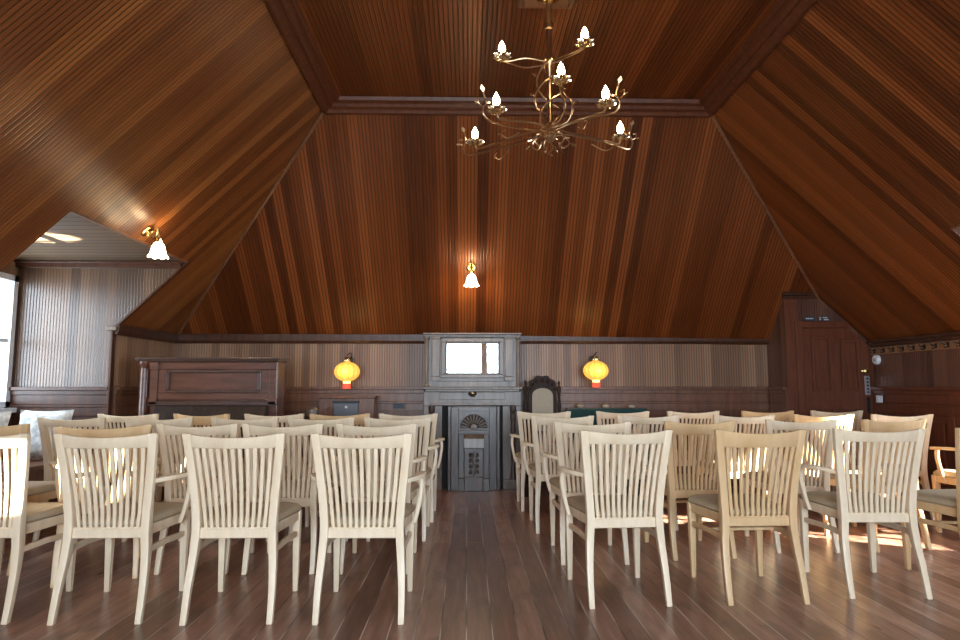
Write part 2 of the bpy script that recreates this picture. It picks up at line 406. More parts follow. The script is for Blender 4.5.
def wall_with_holes(name, o, ud, W, H, holes, mat, top=None):
    """vertical rectangle W x H from o along ud, minus rectangular holes (u0,u1,z0,z1) sorted by u0"""
    m = MB(); o = Vector(o)
    def q(u0, u1, z0, z1):
        if u1-u0 > 1e-4 and z1-z0 > 1e-4:
            m.poly([o+ud*u0+Z*z0, o+ud*u1+Z*z0, o+ud*u1+Z*z1, o+ud*u0+Z*z1], o, ud, Z)
    c = 0
    for (u0, u1, z0, z1) in holes:
        q(c, u0, 0, H); q(u0, u1, 0, z0); q(u0, u1, z1, H); c = u1
    q(c, W, 0, H)
    if top: m.poly([Vector(p) for p in top], o, ud, Z)
    return m.build(name, mat)

LW = (LY0+0.16, LY1-0.03, 0.92, 2.14)      # left dormer window
RW = (RY0+0.12, RY1-0.10, 0.92, 2.14)      # right dormer window
struct(wall_with_holes('wall_dormer_left', (LXW, LY0, 0), Y, LY1-LY0, DZ, [(LW[0]-LY0, LW[1]-LY0, LW[2], LW[3])], M['wallbd']))
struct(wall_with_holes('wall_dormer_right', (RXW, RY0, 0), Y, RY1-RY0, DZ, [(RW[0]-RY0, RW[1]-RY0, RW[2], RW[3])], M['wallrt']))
def cheek(name, xw, xe, xd, y, eave, mat):
    m = MB(); m.poly([(xw, y, 0), (xe, y, 0), (xe, y, eave), (xd, y, DZ), (xw, y, DZ)], (0, y, 0), X, Z)
    return struct(m.build(name, mat))
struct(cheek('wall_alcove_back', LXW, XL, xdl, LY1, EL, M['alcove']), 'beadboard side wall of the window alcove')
cheek('wall_alcove_front', LXW, XL, xdl, LY0, EL, M['wallbd'])
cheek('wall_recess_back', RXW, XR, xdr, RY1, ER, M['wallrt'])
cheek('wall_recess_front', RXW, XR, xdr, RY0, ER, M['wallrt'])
m = MB(); m.poly([(LXW, LY0, DZ), (xdl, LY0, DZ), (xdl, LY1, DZ), (LXW, LY1, DZ)], (0, 0, 0), Y, X)
struct(m.build('ceiling_alcove', M['dormer']), 'pale flat ceiling of the window alcove')
m = MB(); m.poly([(RXW, RY0, DZ), (xdr, RY0, DZ), (xdr, RY1, DZ), (RXW, RY1, DZ)], (0, 0, 0), Y, X)
struct(m.build('ceiling_recess', M['dormer']))

# gable-shaped near wall; its two side windows are added to give light
NW = [(-2.75, -1.55, 0.75, 1.62), (-0.75, 1.65, 0.85, 2.45), (2.35, 3.65, 0.75, 1.57)]
struct(wall_with_holes('wall_front', (XL, YN, 0), X, XR-XL, ER, [(a-XL, b-XL, c, min(d, ER)) for a, b, c, d in (NW[0], (NW[1][0], NW[1][1], NW[1][2], ER), NW[2])], M['wallbd']))
m = MB()
m.poly([(XL, YN, ER), (NW[1][0], YN, ER), (NW[1][0], YN, ZC), (CX0, YN, ZC), (XL, YN, EL)], (0, YN, 0), X, Z)
m.poly([(NW[1][1], YN, ER), (XR, YN, ER), (CX1, YN, ZC), (NW[1][1], YN, ZC)], (0, YN, 0), X, Z)
m.poly([(NW[1][0], YN, NW[1][3]), (NW[1][1], YN, NW[1][3]), (NW[1][1], YN, ZC), (NW[1][0], YN, ZC)], (0, YN, 0), X, Z)
struct(m.build('wall_gable', M['wallbd']))

win_n = [0]
def window(c, ud, nd_, W, H, cols, rows, label, mull=None):
    """sash window centred at c (bottom), ud along the wall, nd_ into the room"""
    win_n[0] += 1
    ud = Vector(ud); nd_ = Vector(nd_); c = Vector(c)
    B = Matrix((ud, nd_, Z)).transposed().to_4x4(); B.translation = c
    t = 0.055; m = MB()
    for (a, b, z0, z1) in ((-W/2, W/2, 0, t), (-W/2, W/2, H-t, H), (-W/2, -W/2+t, 0, H), (W/2-t, W/2, 0, H)):
        m.box(a, b, -0.05, 0.035, z0, z1, B)
    f = struct(m.build('window_%d' % win_n[0], M['frame']), label)
    m = MB()
    for k in range(1, cols):
        u = -W/2 + W*k/cols; wd = mull if mull else 0.028
        m.box(u-wd/2, u+wd/2, -0.03, 0.02, t, H-t, B)
    for k in range(1, rows):
        z = H*k/rows; m.box(-W/2+t, W/2-t, -0.028, 0.018, z-0.016, z+0.016, B)
    if cols > 1 or rows > 1: m.build('glazing_bars', M['frame'], f)
    m = MB(); m.box(-W/2+t, W/2-t, -0.006, 0.0, t, H-t, B); m.build('pane', M['pane2'] if c.x < XL else M['pane'], f)
    m = MB(); m.box(-W/2-0.06, W/2+0.06, 0.001, 0.10, -0.045, -0.003, B); m.build('sill', M['frame'], f)
    window_light('daylight_%d' % win_n[0], c + Z*H/2 - nd_*0.09, (nd_).to_track_quat('-Z', 'Y').to_euler(), W if abs(nd_.y) > .5 else H, H if abs(nd_.y) > .5 else W)
window((LXW, (LW[0]+LW[1])/2, LW[2]), Y, X, LW[1]-LW[0], LW[3]-LW[2], 2, 2, 'bright dormer window beside the alcove')
window((RXW, (RW[0]+RW[1])/2, RW[2]), Y, -X, RW[1]-RW[0], RW[3]-RW[2], 2, 2, 'bright dormer window on the door side')
window(((NW[1][0]+NW[1][1])/2, YN, NW[1][2]), X, Y, NW[1][1]-NW[1][0], NW[1][3]-NW[1][2], 2, 1, 'wide window reflected in the overmantel mirror', mull=0.17)
for a in (NW[0], NW[2]):
    window(((a[0]+a[1])/2, YN, a[2]), X, Y, a[1]-a[0], min(a[3], ER)-a[2], 2, 1, 'added low side window in the wall opposite the fireplace, ' + ('piano side' if a[0] < 0 else 'door side'))

# ------------------------------------------------------------------ trim
trim_n = [0]
def trim(mb, mat, label=None, bevel=0.004):
    trim_n[0] += 1
    return struct(mb.build('trim_%d' % trim_n[0], mat, bevel=bevel), label)
# crown moulding round the flat ceiling
prof = [(-0.075, -0.072), (-0.070, -0.100), (-0.040, -0.098), (-0.025, -0.072), (0.0, -0.062), (0.02, -0.066), (0.035, -0.040), (0.06, -0.034), (0.085, -0.036), (0.10, -0.002), (0.0, -0.002)]
m = MB()
m.ring_loft([[(CX0+o, YN+0.01, ZC+z) for o, z in prof], [(CX0+o, CY1-o, ZC+z) for o, z in prof],
             [(CX1-o, CY1-o, ZC+z) for o, z in prof], [(CX1-o, YN+0.01, ZC+z) for o, z in prof]])
trim(m, M['trim'], 'dark crown moulding round the flat ceiling', 0.003)
# hip strips
for a, b, d in (((XL, YE, EE), (CX0, CY1, ZC), (0.6, -0.5, 0)), ((XR, YE, ER), (CX1, CY1, ZC), (-0.6, -0.5, 0))):
    a, b = Vector(a), Vector(b); off = Vector(d)*0.012 - Z*0.006
    m = MB(); m.sweep([a+off, b+off], (0.026, 0.020)); trim(m, M['hip'], None, 0.003)
# eave cornices
m = MB(); m.prism([(YE-0.055, EE-0.035), (YE-0.04, EE-0.065), (YE-0.002, EE-0.065), (YE-0.002, EE+0.0), (YE-0.035, EE+0.035), (YE-0.06, EE+0.04)], 0, XL+0.01, BX)
trim(m, M['dark'], 'dark eave moulding along the end wall')
m = MB(); m.prism([(XL+0.055, EL-0.035), (XL+0.04, EL-0.065), (XL+0.002, EL-0.065), (XL+0.002, EL), (XL+0.035, EL+0.03), (XL+0.06, EL+0.035)], 1, LY1-0.03, YE-0.05)
trim(m, M['dark'])
m = MB(); m.box(XR-0.03, XR-0.002, RY1+0.02, BY-0.002, 1.533, 1.570); m.box(XR-0.055, XR-0.002, RY1+0.02, BY-0.002, 1.5705, 1.60)
trim(m, M['dark'], 'dark eave board above the coat hooks')
m = MB(); m.box(LXW+0.002, xdl-0.06, LY1-0.045, LY1-0.002, DZ-0.065, DZ-0.003); m.box(LXW+0.002, xdl-0.02, LY1-0.07, LY1-0.002, DZ-0.022, DZ-0.003)
trim(m, M['dark'], 'moulding under the alcove ceiling')
m = MB(); m.sweep([(xdl-0.012, LY0, DZ-0.004), (xdl-0.012, LY1, DZ-0.004)], (0.03, 0.018)); trim(m, M['hip'])
m = MB(); m.sweep([(XL+0.01, LY1-0.012, EL), (xdl, LY1-0.012, DZ)], (0.022, 0.03), up=(0, 1, 0)); trim(m, M['dark'])
m = MB(); m.box(XL-0.05, XL+0.05, LY1-0.07, LY1-0.002, EL-0.03, EL+0.004); trim(m, M['oak'], 'small pale bracket at the alcove corner')
m = MB(); m.sweep([(xdr+0.012, RY0, DZ-0.004), (xdr+0.012, RY1, DZ-0.004)], (0.03, 0.018)); trim(m, M['hip'])

def wainscot(a, b, n, mat, label=None, pw=0.62, skip=None):
    """panelled dado between floor points a and b; n points into the room"""
    a, b, n = Vector(a), Vector(b), Vector(n); d = (b-a); L = d.length; d.normalize()
    B = Matrix((d, n, Z)).transposed().to_4x4(); B.translation = a
    m = MB()
    m.box(0, L, 0.001, 0.010, 0, DADO-0.01, B)
    m.box(0, L, 0.0105, 0.055, DADO-0.025, DADO+0.008, B)      # cap
    m.box(0, L, 0.0105, 0.034, DADO-0.065, DADO-0.0255, B)
    m.box(0, L, 0.0105, 0.022, DADO-0.155, DADO-0.0655, B)
    m.box(0, L, 0.0105, 0.036, DADO-0.178, DADO-0.1555, B)
    m.box(0, L, 0.0105, 0.026, DADO-0.26, DADO-0.1785, B)
    m.box(0, L, 0.0105, 0.028, 0.12, 0.22, B); m.box(0, L, 0.0105, 0.034, 0, 0.1195, B)
    k = max(1, round(L/pw)); s = L/k
    for i in range(k+1):
        u0 = max(0, i*s-0.045); u1 = min(L, i*s+0.045)
        m.box(u0, u1, 0.0105, 0.026, 0.2205, DADO-0.2605, B)
    for i in range(k):
        u0, u1 = i*s+0.095, (i+1)*s-0.095
        if u1-u0 > 0.05: m.box(u0, u1, 0.0105, 0.020, 0.28, DADO-0.32, B)
    return trim(m, mat, label, 0.003)
FX0, FX1 = -0.478, 0.598
wainscot((XL+0.04, YE, 0), (FX0-0.005, YE, 0), -Y, M['wains'], 'panelled wainscot behind the piano')
wainscot((FX1+0.005, YE, 0), (BX-0.004, YE, 0), -Y, M['wains'], 'panelled wainscot under the second lantern')
wainscot((XL, LY1+0.03, 0), (XL, YE-0.04, 0), X, M['wains'])
wainscot((XL, YN+0.02, 0), (XL, LY0-0.02, 0), X, M['wains'])
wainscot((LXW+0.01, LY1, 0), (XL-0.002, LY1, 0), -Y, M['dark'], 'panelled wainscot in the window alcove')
wainscot((XR, RY1+0.02, 0), (XR, BY-0.004, 0), -X, M['door'], 'panelled wainscot under the coat hooks')
wainscot((XR, YN+0.02, 0), (XR, RY0-0.02, 0), -X, M['wains'])
m = MB(); m.box(XL-0.012, XL+0.012, LY1-0.05, LY1+0.012, 0, EL-0.03); trim(m, M['dark'], 'corner post of the window alcove')

# closet box round the door
yb = YE - (BZ-EE)/SE                       # where the end slope reaches the box top
m = MB()
m.poly([(BX, BY, 0), (XR, BY, 0), (XR, BY, zr(XR)), (XR-(BZ-ER)/SR, BY, BZ), (BX, BY, BZ)], (0, BY, 0), X, Z)
m.poly([(BX, YE, 0), (BX, BY, 0), (BX, BY, BZ), (BX, yb, BZ), (BX, YE, EE)], (BX, 0, 0), Y, Z)
m.poly([(BX, BY, BZ), (XR-(BZ-ER)/SR, BY, BZ), (XR-(BZ-ER)/SR, yb, BZ), (BX, yb, BZ)], (0, 0, 0), X, Y)
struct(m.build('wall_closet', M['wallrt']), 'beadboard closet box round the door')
wainscot((BX, YE-0.06, 0), (BX, BY, 0), -X, M['wains'])
m = MB(); m.box(BX-0.03, XR-(BZ-ER)/SR-0.02, BY-0.05, BY-0.002, BZ-0.022, BZ+0.012); m.box(BX-0.02, XR-(BZ-ER)/SR, BY-0.03, BY-0.002, BZ-0.055, BZ-0.0225)
trim(m, M['dark'], 'moulding over the door closet')
m = MB(); m.box(BX-0.006, BX+0.13, BY-0.018, BY-0.001, 0, BZ-0.06); trim(m, M['door'], 'wide board beside the door')
# door: clipped by the slope
DX0, DX1, DT = 3.622, 4.375, 1.74
def clip(x0, x1, z0, z1, g=0.0):
    pts = [(x0, z0), (x1, z0)]
    zz = zr(x1)-g
    if zz >= z1: pts += [(x1, z1), (x0, z1)]
    else:
        xx = XR-(z1+g-ER)/SR
        pts += [(x1, zz), (xx, z1), (x0, z1)]
    return pts
m = MB(); m.prism(clip(DX0, DX1-0.02, 0.01, DT, 0.06), 1, BY-0.022, BY-0.002)
door = struct(m.build('door_1', M['door'], bevel=0.003), 'dark panelled attic door with its top corner clipped by the slope')
m = MB()
m.box(DX0-0.075, DX0-0.003, BY-0.045, BY-0.003, 0, DT+0.075)
m.prism([(DX0-0.002, DT+0.003), (XR-(DT+0.003+0.01-ER)/SR-0.02, DT+0.003), (XR-(DT+0.075-ER)/SR-0.02, DT+0.075), (DX0-0.002, DT+0.075)], 1, BY-0.045, BY-0.003)
m.box(DX1-0.018, XR-0.003, BY-0.03, BY-0.003, 0, zr(XR)-0.06)
m.build('door_frame', M['door'], door, bevel=0.004)
def sunk_panel(par, x0, x1, z0, z1):
    m = MB(); t = 0.022; y0, y1 = BY-0.046, BY-0.0225
    m.box(x0, x1, y0, y1, z0, z0+t); m.box(x0, x1, y0, y1, z1-t, z1)
    m.box(x0, x0+t, y0, y1, z0+t, z1-t); m.box(x1-t, x1, y0, y1, z0+t, z1-t)
    m.box(x0+t+.012, x1-t-.012, BY-0.029, y1, z0+t+.012, z1-t-.012)
    m.build('door_panel', M['door'], par, bevel=0.003)
for x0, x1 in ((3.715, 3.92), (4.03, 4.225)):
    sunk_panel(door, x0, x1, 1.06, 1.65 if x0 < 3.95 else 1.62); sunk_panel(door, x0, x1, 0.16, 0.88)
m = MB(); m.lathe([(0.0, -0.002), (0.022, -0.002), (0.024, -0.012), (0.010, -0.02), (0.010, -0.035), (0.026, -0.045), (0.028, -0.058), (0.0, -0.07)], (4.272, BY-0.0225, 1.277), 14, mtx=Matrix.Rotation(-PI/2, 4, 'X'))
m.build('door_knob', M['brass'], door, smooth=True)
m = MB(); m.box(4.275, 4.332, BY-0.034, BY-0.0225, 1.02, 1.225); lk = m.build('keypad_lock', M['steel'], door, bevel=0.004)
for k in range(5):
    m = MB(); m.lathe([(0, 0), (0.010, 0), (0.010, 0.007), (0, 0.008)], (4.303, BY-0.0345, 1.05+k*0.036), 10, mtx=Matrix.Rotation(PI/2, 4, 'X')); m.build('button', M['iron'], lk)
m = MB(); m.box(4.285, 4.325, BY-0.036, BY-0.0225, 0.83, 0.995); m.build('lock_case', M['iron'], door, bevel=0.006)

# ------------------------------------------------------------------ slat-back chairs
def make_chair(name, arms, mat, rail_h=0.066):
    """origin on the floor, facing +Y"""
    t = thing(name, '', 'chair')
    for s in (-1, 1):
        pts = bez([(.201*s, -.262, 0), (.199*s, -.228, .16), (.190*s, -.196, .31), (.183*s, -.190, .43), (.190*s, -.200, .56), (.209*s, -.228, .75), (.226*s, -.258, .903)], 24)
        n = len(pts); dims = []
        for i, p in enumerate(pts):
            z = p.z
            wx = .028+.012*min(1, z/.4) if z < .43 else .040
            wy = .030+.016*math.exp(-((z-.40)/.16)**2)
            dims.append((wx, wy))
        m = MB(); rings = []
        for p, (a, b) in zip(pts, dims):
            rings.append([p+Vector((dx*a/2, dy*b/2, 0)) for dx, dy in ((-1, -1), (1, -1), (1, 1), (-1, 1))])
        m.ring_loft(rings); m.build('back_post', mat, t, bevel=0.004, seg=2, smooth=True)
        m = MB(); m.ring_loft([[(x*s, y, z) for x, y in ((a0, b0), (a1, b0), (a1, b1), (a0, b1))] for z, a0, a1, b0, b1 in
                  ((0, .188, .214, .212, .238), (.30, .182, .220, .204, .242), (.44, .180, .222, .202, .244))])
        m.build('front_leg', mat, t, bevel=0.004, seg=2, smooth=True)
        m = MB(); m.sweep([(.192*s, -.195, .325), (.199*s, 0, .328), (.200*s, .21, .315)], (.018, .030)); m.build('side_stretcher', mat, t, bevel=0.003)
    # seat frame: one joined ring of aprons
    m = MB(); zz0, zz1 = .388, .438
    o_ = [(-.176, -.196), (.176, -.196), (.216, .236), (-.216, .236)]; i_ = [(-.152, -.17), (.152, -.17), (.190, .212), (-.190, .212)]
    m.ring_loft([[(*o_[k], zz0), (*i_[k], zz0), (*i_[k], zz1), (*o_[k], zz1)] for k in range(4)], closed=True)
    m.build('seat_frame', mat, t, bevel=0.003)
    # seat pad
    def rr(hx0, hx1, y0, y1, z, ins):
        P = []; r = .05
        c = [(-hx1+ins, y1-ins, PI/2, PI), (-hx0+ins, y0+ins, PI, 1.5*PI), (hx0-ins, y0+ins, 1.5*PI, 2*PI), (hx1-ins, y1-ins, 0, PI/2)]
        for (cx, cy_, a0, a1) in c:
            sx_ = 1 if cx > 0 else -1; sy_ = 1 if cy_ > 0 else -1
            for k in range(5):
                a = a0+(a1-a0)*k/4; P.append((cx-sx_*r+r*math.cos(a), cy_-sy_*r+r*math.sin(a), z))
        return P
    m = MB(); m.ring_loft([rr(.178, .222, -.182, .245, z, ins) for z, ins in ((.439, .004), (.450, -.004), (.466, -.002), (.478, .010), (.487, .035), (.490, .09))])
    m.build('seat_pad', M['seat'], t, smooth=True)
    m = MB(); m.box(-.176, .176, -.200, -.178, .385, .432); m.build('back_rail', mat, t, bevel=0.003)
    # crest rail, bowed towards the rear
    def crest_y(x, z): return -.200-.058*((z-.56)/.34)**1.35 - .034*(1-(x/.22)**2)
    m = MB(); rings = []
    for k in range(15):
        x = -.224+.448*k/14; c = 1-(x/.224)**2
        zt = .903-.020*c; zb = .899-rail_h-.002*c
        yt, yb_ = crest_y(x, zt), crest_y(x, zb)
        rings.append([(x, yb_-.010, zb), (x, yb_+.010, zb), (x, yt+.010, zt), (x, yt-.010, zt)])
    m.ring_loft(rings); m.build('crest_rail', mat, t, bevel=0.003, smooth=True)
    # slats
    for k in range(11):
        f = (k-5)/5; xb, xt = f*.140, f*.178
        c = 1-(xt/.217)**2
        zt = .899-rail_h+.006
        m = MB(); rings = []
        for q in range(6):
            g = q/5; z = .428+(zt-.428)*g; x = xb+(xt-xb)*g
            y = -.189+(crest_y(xt, zt)+.189)*(g**1.6) - .010*math.sin(PI*g)*0
            rings.append([(x+a*(.0085+.0012*g), y+b*.006, z) for a, b in ((-1, -1), (1, -1), (1, 1), (-1, 1))])
        m.ring_loft(rings); m.build('back_slat', mat, t, bevel=0.002, smooth=True)
    if mat == M['gold']: m = MB(); m.sweep([(-.19, .02, .325), (.19, .02, .325)], (.026, .018)); m.build('cross_stretcher', mat, t, bevel=0.003)
    if arms:
        for s in (-1, 1):
            pts = bez([(.203*s, -.205, .662), (.247*s, -.13, .668), (.272*s, -.03, .668), (.268*s, .08, .660), (.252*s, .165, .654)], 16)
            n = len(pts)
            m = MB(); m.sweep(pts, [(.026+.022*math.sin(PI*min(1, i/(n-1)*.62)), .022) for i in range(n)])
            a = m.build('armrest', mat, t, bevel=0.005, seg=2, smooth=True)
            pts = bez([(.262*s, .105, .652), (.268*s, .10, .58), (.250*s, .092, .47), (.232*s, .085, .40)], 12)
            m = MB(); m.ring_loft([[p+Vector((dx*.011, dy*.015, 0)) for dx, dy in ((-1, -1), (1, -1), (1, 1), (-1, 1))] for p in pts])
            m.build('arm_support', mat, a, bevel=0.003, smooth=True)
    return t
protos = {'arm': make_chair('slat_back_armchair', True, M['cream']),
          'side': make_chair('slat_back_chair', False, M['cream']),
          'gold': make_chair('slat_back_chair', False, M['gold'], 0.088),
          'goldarm': make_chair('slat_back_armchair', True, M['gold'], 0.075)}
for t in protos.values():                      # overall height 0.885 m
    for c in list(t.children)+[g for c in t.children for g in c.children]:
        c.data.transform(Matrix.Diagonal((1, 1, .982, 1)))
used = set()
KIND = {'arm': 'cream slat-back armchair', 'side': 'armless cream slat-back chair', 'gold': 'armless golden slat-back chair', 'goldarm': 'golden slat-back armchair'}
ORD = ['next to the aisle', 'second from the aisle', 'third from the aisle', 'fourth from the aisle', 'fifth from the aisle']
ROWS = [
 ('front row', 'piano side', [(-0.51, 3.159, 0, 'arm'), (-1.13, 3.171, 1, 'side'), (-1.75, 3.184, 1, 'arm'), (-2.375, 3.196, 0, 'side')]),
 ('front row', 'door side', [(0.832, 3.364, 4, 'arm'), (1.55, 3.391, 2, 'gold'), (2.235, 3.468, -2, 'arm'), (2.945, 3.535, 5, 'gold')]),
 ('second row', 'piano side', [(-0.551, 3.969, 0, 'arm'), (-1.124, 3.98, 0, 'side'), (-1.645, 3.991, 0, 'side'), (-2.12, 3.83, 24, 'goldarm'), (-2.913, 3.996, 0, 'gold')]),
 ('second row', 'door side', [(0.807, 4.144, 0, 'arm'), (1.541, 4.25, 6, 'gold'), (2.295, 4.397, 0, 'side'), (2.968, 4.434, 8, 'gold'), (3.823, 4.487, 0, 'goldarm')]),
 ('third row', 'piano side', [(-0.51, 4.777, 0, 'arm'), (-1.073, 4.788, 0, 'side'), (-1.637, 4.8, 0, 'arm'), (-2.27, 4.812, 0, 'side'), (-2.913, 4.825, 0, 'side')]),
 ('third row', 'door side', [(0.741, 5.004, 0, 'arm'), (1.43, 5.092, 0, 'side'), (2.214, 5.126, 0, 'side'), (2.898, 5.193, 0, 'gold'), (3.562, 5.22, -3, 'arm')]),
 ('back row', 'piano side', [(-0.49, 5.42, 0, 'arm'), (-1.055, 5.40, 10, 'gold'), (-1.60, 5.40, 0, 'side'), (-2.20, 5.40, -9, 'gold'), (-2.80, 5.40, 0, 'side')]),
 ('back row', 'door side', [(0.701, 5.865, 0, 'arm'), (1.43, 5.901, 0, 'side'), (2.094, 5.938, 2, 'side'), (2.807, 5.974, 0, 'gold'), (3.481, 6.011, 0, 'side')]),
]
for row, side, lst in ROWS:
    for i, (x, d, yaw, ty) in enumerate(lst):
        o = protos[ty] if ty not in used else copy_tree(protos[ty]); used.add(ty)
        a = math.radians(yaw)
        o.rotation_euler = (0, 0, a)
        o.location = (x-0.26*math.sin(a), d+0.26*math.cos(a), 0)
        tag(o, '%s, %s on the %s, %s' % (KIND[ty], row, side, ORD[i]), 'chair', 'slat-back chairs set out in rows')

# ------------------------------------------------------------------ fireplace with overmantel
FY = 7.05
fp = thing('fireplace', 'grey oak fireplace surround with a mirrored overmantel, centre of the end wall', 'fireplace', (0.06, FY, 0))
def fpart(name, mb, mat, par=fp, bevel=0.004, smooth=False): return mb.build(name, mat, par, bevel=bevel, smooth=smooth)
hw = 0.535; dp = YE-FY-0.003
m = MB(); m.box(-hw, hw, 0.06, dp, 1.105, 1.655); m.box(-0.40, 0.40, 0.045, 0.0595, 1.105, 1.17); fpart('overmantel', m, M['oak'])
m = MB(); m.box(-hw-.012, hw+.012, 0.0, dp, 1.682, 1.702); m.box(-hw, hw, 0.03, dp, 1.6555, 1.6815); fpart('cornice', m, M['oak'])
for s in (-1, 1):
    m = MB(); x = s*0.405; m.box(x-.045, x+.045, 0.025, 0.0595, 1.22, 1.635); m.box(x-.055, x+.055, 0.018, 0.0595, 1.635, 1.655); m.box(x-.055, x+.055, 0.018, 0.0595, 1.171, 1.2195); fpart('pilaster', m, M['oak'])
    m = MB(); x = s*0.505; m.lathe([(.026, 1.105), (.026, 1.13), (.018, 1.14), (.020, 1.16), (.020, 1.60), (.018, 1.62), (.027, 1.63), (.027, 1.655)], (x, 0.032, 0), 14); fpart('colonette', m, M['oak'], smooth=True, bevel=0)
m = MB()
for (a, b, z0, z1) in ((-.345, .345, 1.60, 1.642), (-.345, .345, 1.205, 1.245), (-.345, -.297, 1.2455, 1.5995), (.337-.04, .345, 1.2455, 1.5995)): m.box(a, b, 0.018, 0.0595, z0, z1)
m.box(-.297, .297, 0.034, 0.0595, 1.582, 1.5995); m.box(-.297, .297, 0.034, 0.0595, 1.2455, 1.262)
m.box(-.297, -.280, 0.034, 0.0595, 1.2625, 1.5815); m.box(.280, .297, 0.034, 0.0595, 1.2625, 1.5815)
fpart('mirror_frame', m, M['oak'])
m = MB(); m.box(-.279, .279, 0.048, 0.0595, 1.263, 1.581); fpart('mirror', m, M['mirror'], bevel=0.0)
m = MB(); m.box(-hw-.015, hw+.015, -0.02, dp, 1.082, 1.1045); m.box(-hw+.02, hw-.02, 0.005, dp, 1.055, 1.0815); fpart('mantel_shelf', m, M['oak'])
m = MB(); m.box(-hw, hw, 0.03, dp, 0.90, 1.0545); m.box(-.36, .36, 0.02, 0.0295, 0.965, 1.045); m.box(-.46, .46, 0.014, 0.0295, 0.905, 0.93); fpart('frieze', m, M['oak'])
m = MB(); m.lathe([(0, .0), (.03, .0), (.045, -.02), (.035, -.04), (.02, -.055), (0, -.06)], (0, 0.012, 1.055), 12, flute=.15, nf=6); fpart('carved_boss', m, M['oakd'], bevel=0, smooth=True)
for s in (-1, 1):
    m = MB(); x0, x1 = sorted((s*hw, s*0.33)); m.box(x0, x1, 0.05, dp, 0, 0.8995); m.box(x0, x1, 0.02, 0.0495, 0, 0.11); fpart('jamb', m, M['oak'])
    m = MB(); m.lathe([(.034, .11), (.034, .16), (.022, .18), (.030, .22), (.020, .26), (.026, .42), (.028, .55), (.018, .60), (.030, .64), (.020, .68), (.032, .76), (.034, .80), (.024, .82), (.034, .84), (.034, .8995)], (s*.445, 0.012, 0), 14); fpart('colonette', m, M['oakd'], smooth=True, bevel=0)
m = MB(); m.box(-.329, .329, 0.10, dp, 0.0, 0.8995); fpart('firebox', m, M['black'], bevel=0)  # solid block filling the opening, even black all over
# fire front standing before the opening
fs = thing('fire_screen', 'dark carved wooden fire front with a fan motif, standing in the fireplace', 'fire screen', (0.075, 7.0, 0))
m = MB(); m.box(-.245, .245, 0.0, 0.03, 0.0, 0.898); fs_b = m.build('board', M['oakd'], fs, bevel=0.004)
for s in (-1, 1):
    x0, x1 = sorted((s*.246, s*.283)); m = MB(); m.box(x0, x1, -0.018, 0.028, 0.0, 0.90); m.build('side_stile', M['oakd'], fs, bevel=0.006)
    x0, x1 = sorted((s*.165, s*.245)); m = MB(); m.box(x0, x1, -0.016, -0.0005, 0.0, 0.885); m.build('stile', M['oakd'], fs, bevel=0.004)
for z0, z1 in ((.845, .885), (.605, .640)): m = MB(); m.box(-.1645, .1645, -.014, -.0005, z0, z1); m.build('rail', M['oakd'], fs, bevel=0.003)
m = MB()
for k in range(11):
    a = PI*(k+.5)/11
    R = Matrix.Translation((0, -.005, .665)) @ Matrix.Rotation(-(a-PI/2), 4, 'Y')
    m.ring_loft([[R @ Vector(p) for p in ((-.005, .004, .055), (.005, .004, .055), (.005, -.012, .055), (-.005, -.012, .055))], [R @ Vector(p) for p in ((-.011, .004, .138), (.011, .004, .138), (.011, -.018, .138), (-.011, -.018, .138))]])
m.lathe([(0, .0), (.040, 0), (.036, .012), (0, .016)], (0, 0.0, .672), 16, mtx=Matrix.Rotation(PI/2, 4, 'X'))
m.build('fan_carving', M['oak'], fs, bevel=0.003)
m = MB(); m.prism([(.148*math.cos(PI*k/20), .662+.150*math.sin(PI*k/20)) for k in range(21)], 1, -.004, -.0006); m.build('fan_recess', M['carve'], fs)
m = MB(); m.prism([(-.0005, .60), (-.075, .56), (-.085, .455), (-.0005, .455)], 0, -.11, .11); m.build('hood', M['oak'], fs, bevel=0.005)
m = MB(); m.box(-.10, .10, -.03, -.0005, .15, .4545); m.build('carved_panel', M['oakd'], fs, bevel=0.003)
m = MB()
for z in (.20, .26, .32, .38):
    for s in (-1, 1): m.lathe([(0, 0), (.022, 0), (.016, .008), (0, .012)], (s*.035, -.0305, z), 10, mtx=Matrix.Rotation(PI/2, 4, 'X'))
m.tube(bez([(0, -.034, .17), (.015, -.036, .24), (-.015, -.036, .32), (0, -.034, .41)], 12), .008, 6)
m.build('vine_carving', M['oakd'], fs, smooth=True)
for s in (-1, 1):
    m = MB(); x = s*.133; m.box(x-.028, x+.028, -.05, -.0165, .14, .60); m.box(x-.034, x+.034, -.058, -.0165, .0, .1395); m.build('pilaster', M['oakd'], fs, bevel=0.004)
m = MB(); m.box(-.098, .098, -.045, -.0005, .0, .1495); m.build('plinth', M['oakd'], fs, bevel=0.004)

# ------------------------------------------------------------------ upright piano in the corner
PX0, PX1, PY = -2.99, -1.80, 6.15
pn = thing('upright_piano', 'dark wooden upright piano with a framed front panel, in the corner by the alcove', 'piano', ((PX0+PX1)/2, PY, 0))
hp = (PX1-PX0)/2; pt = 1.385
m = MB(); m.box(-hp-.14, hp+.03, -.05, .25, pt-.022, pt); m.box(-hp-.125, hp+.018, -.036, .24, pt-.038, pt-.0225); m.build('lid', M['pianod'], pn, bevel=0.006, seg=2)
m = MB(); m.box(-hp, hp, 0.0, .24, 0.72, pt-.0385); m.box(-hp, hp, 0.0, .24, 0.06, .6195); m.box(-hp-.10, -hp-.0005, 0.06, .24, 0.06, pt-.0385); m.build('case', M['piano'], pn, bevel=0.004)
m = MB()
a, b, c, d = -hp+.075, hp-.075, .985, pt-.05
for (x0, x1, z0, z1) in ((a, b, d-.065, d), (a, b, c, c+.065), (a, a+.075, c+.065, d-.065), (b-.075, b, c+.065, d-.065)): m.box(x0, x1, -.022, -.0005, z0, z1)
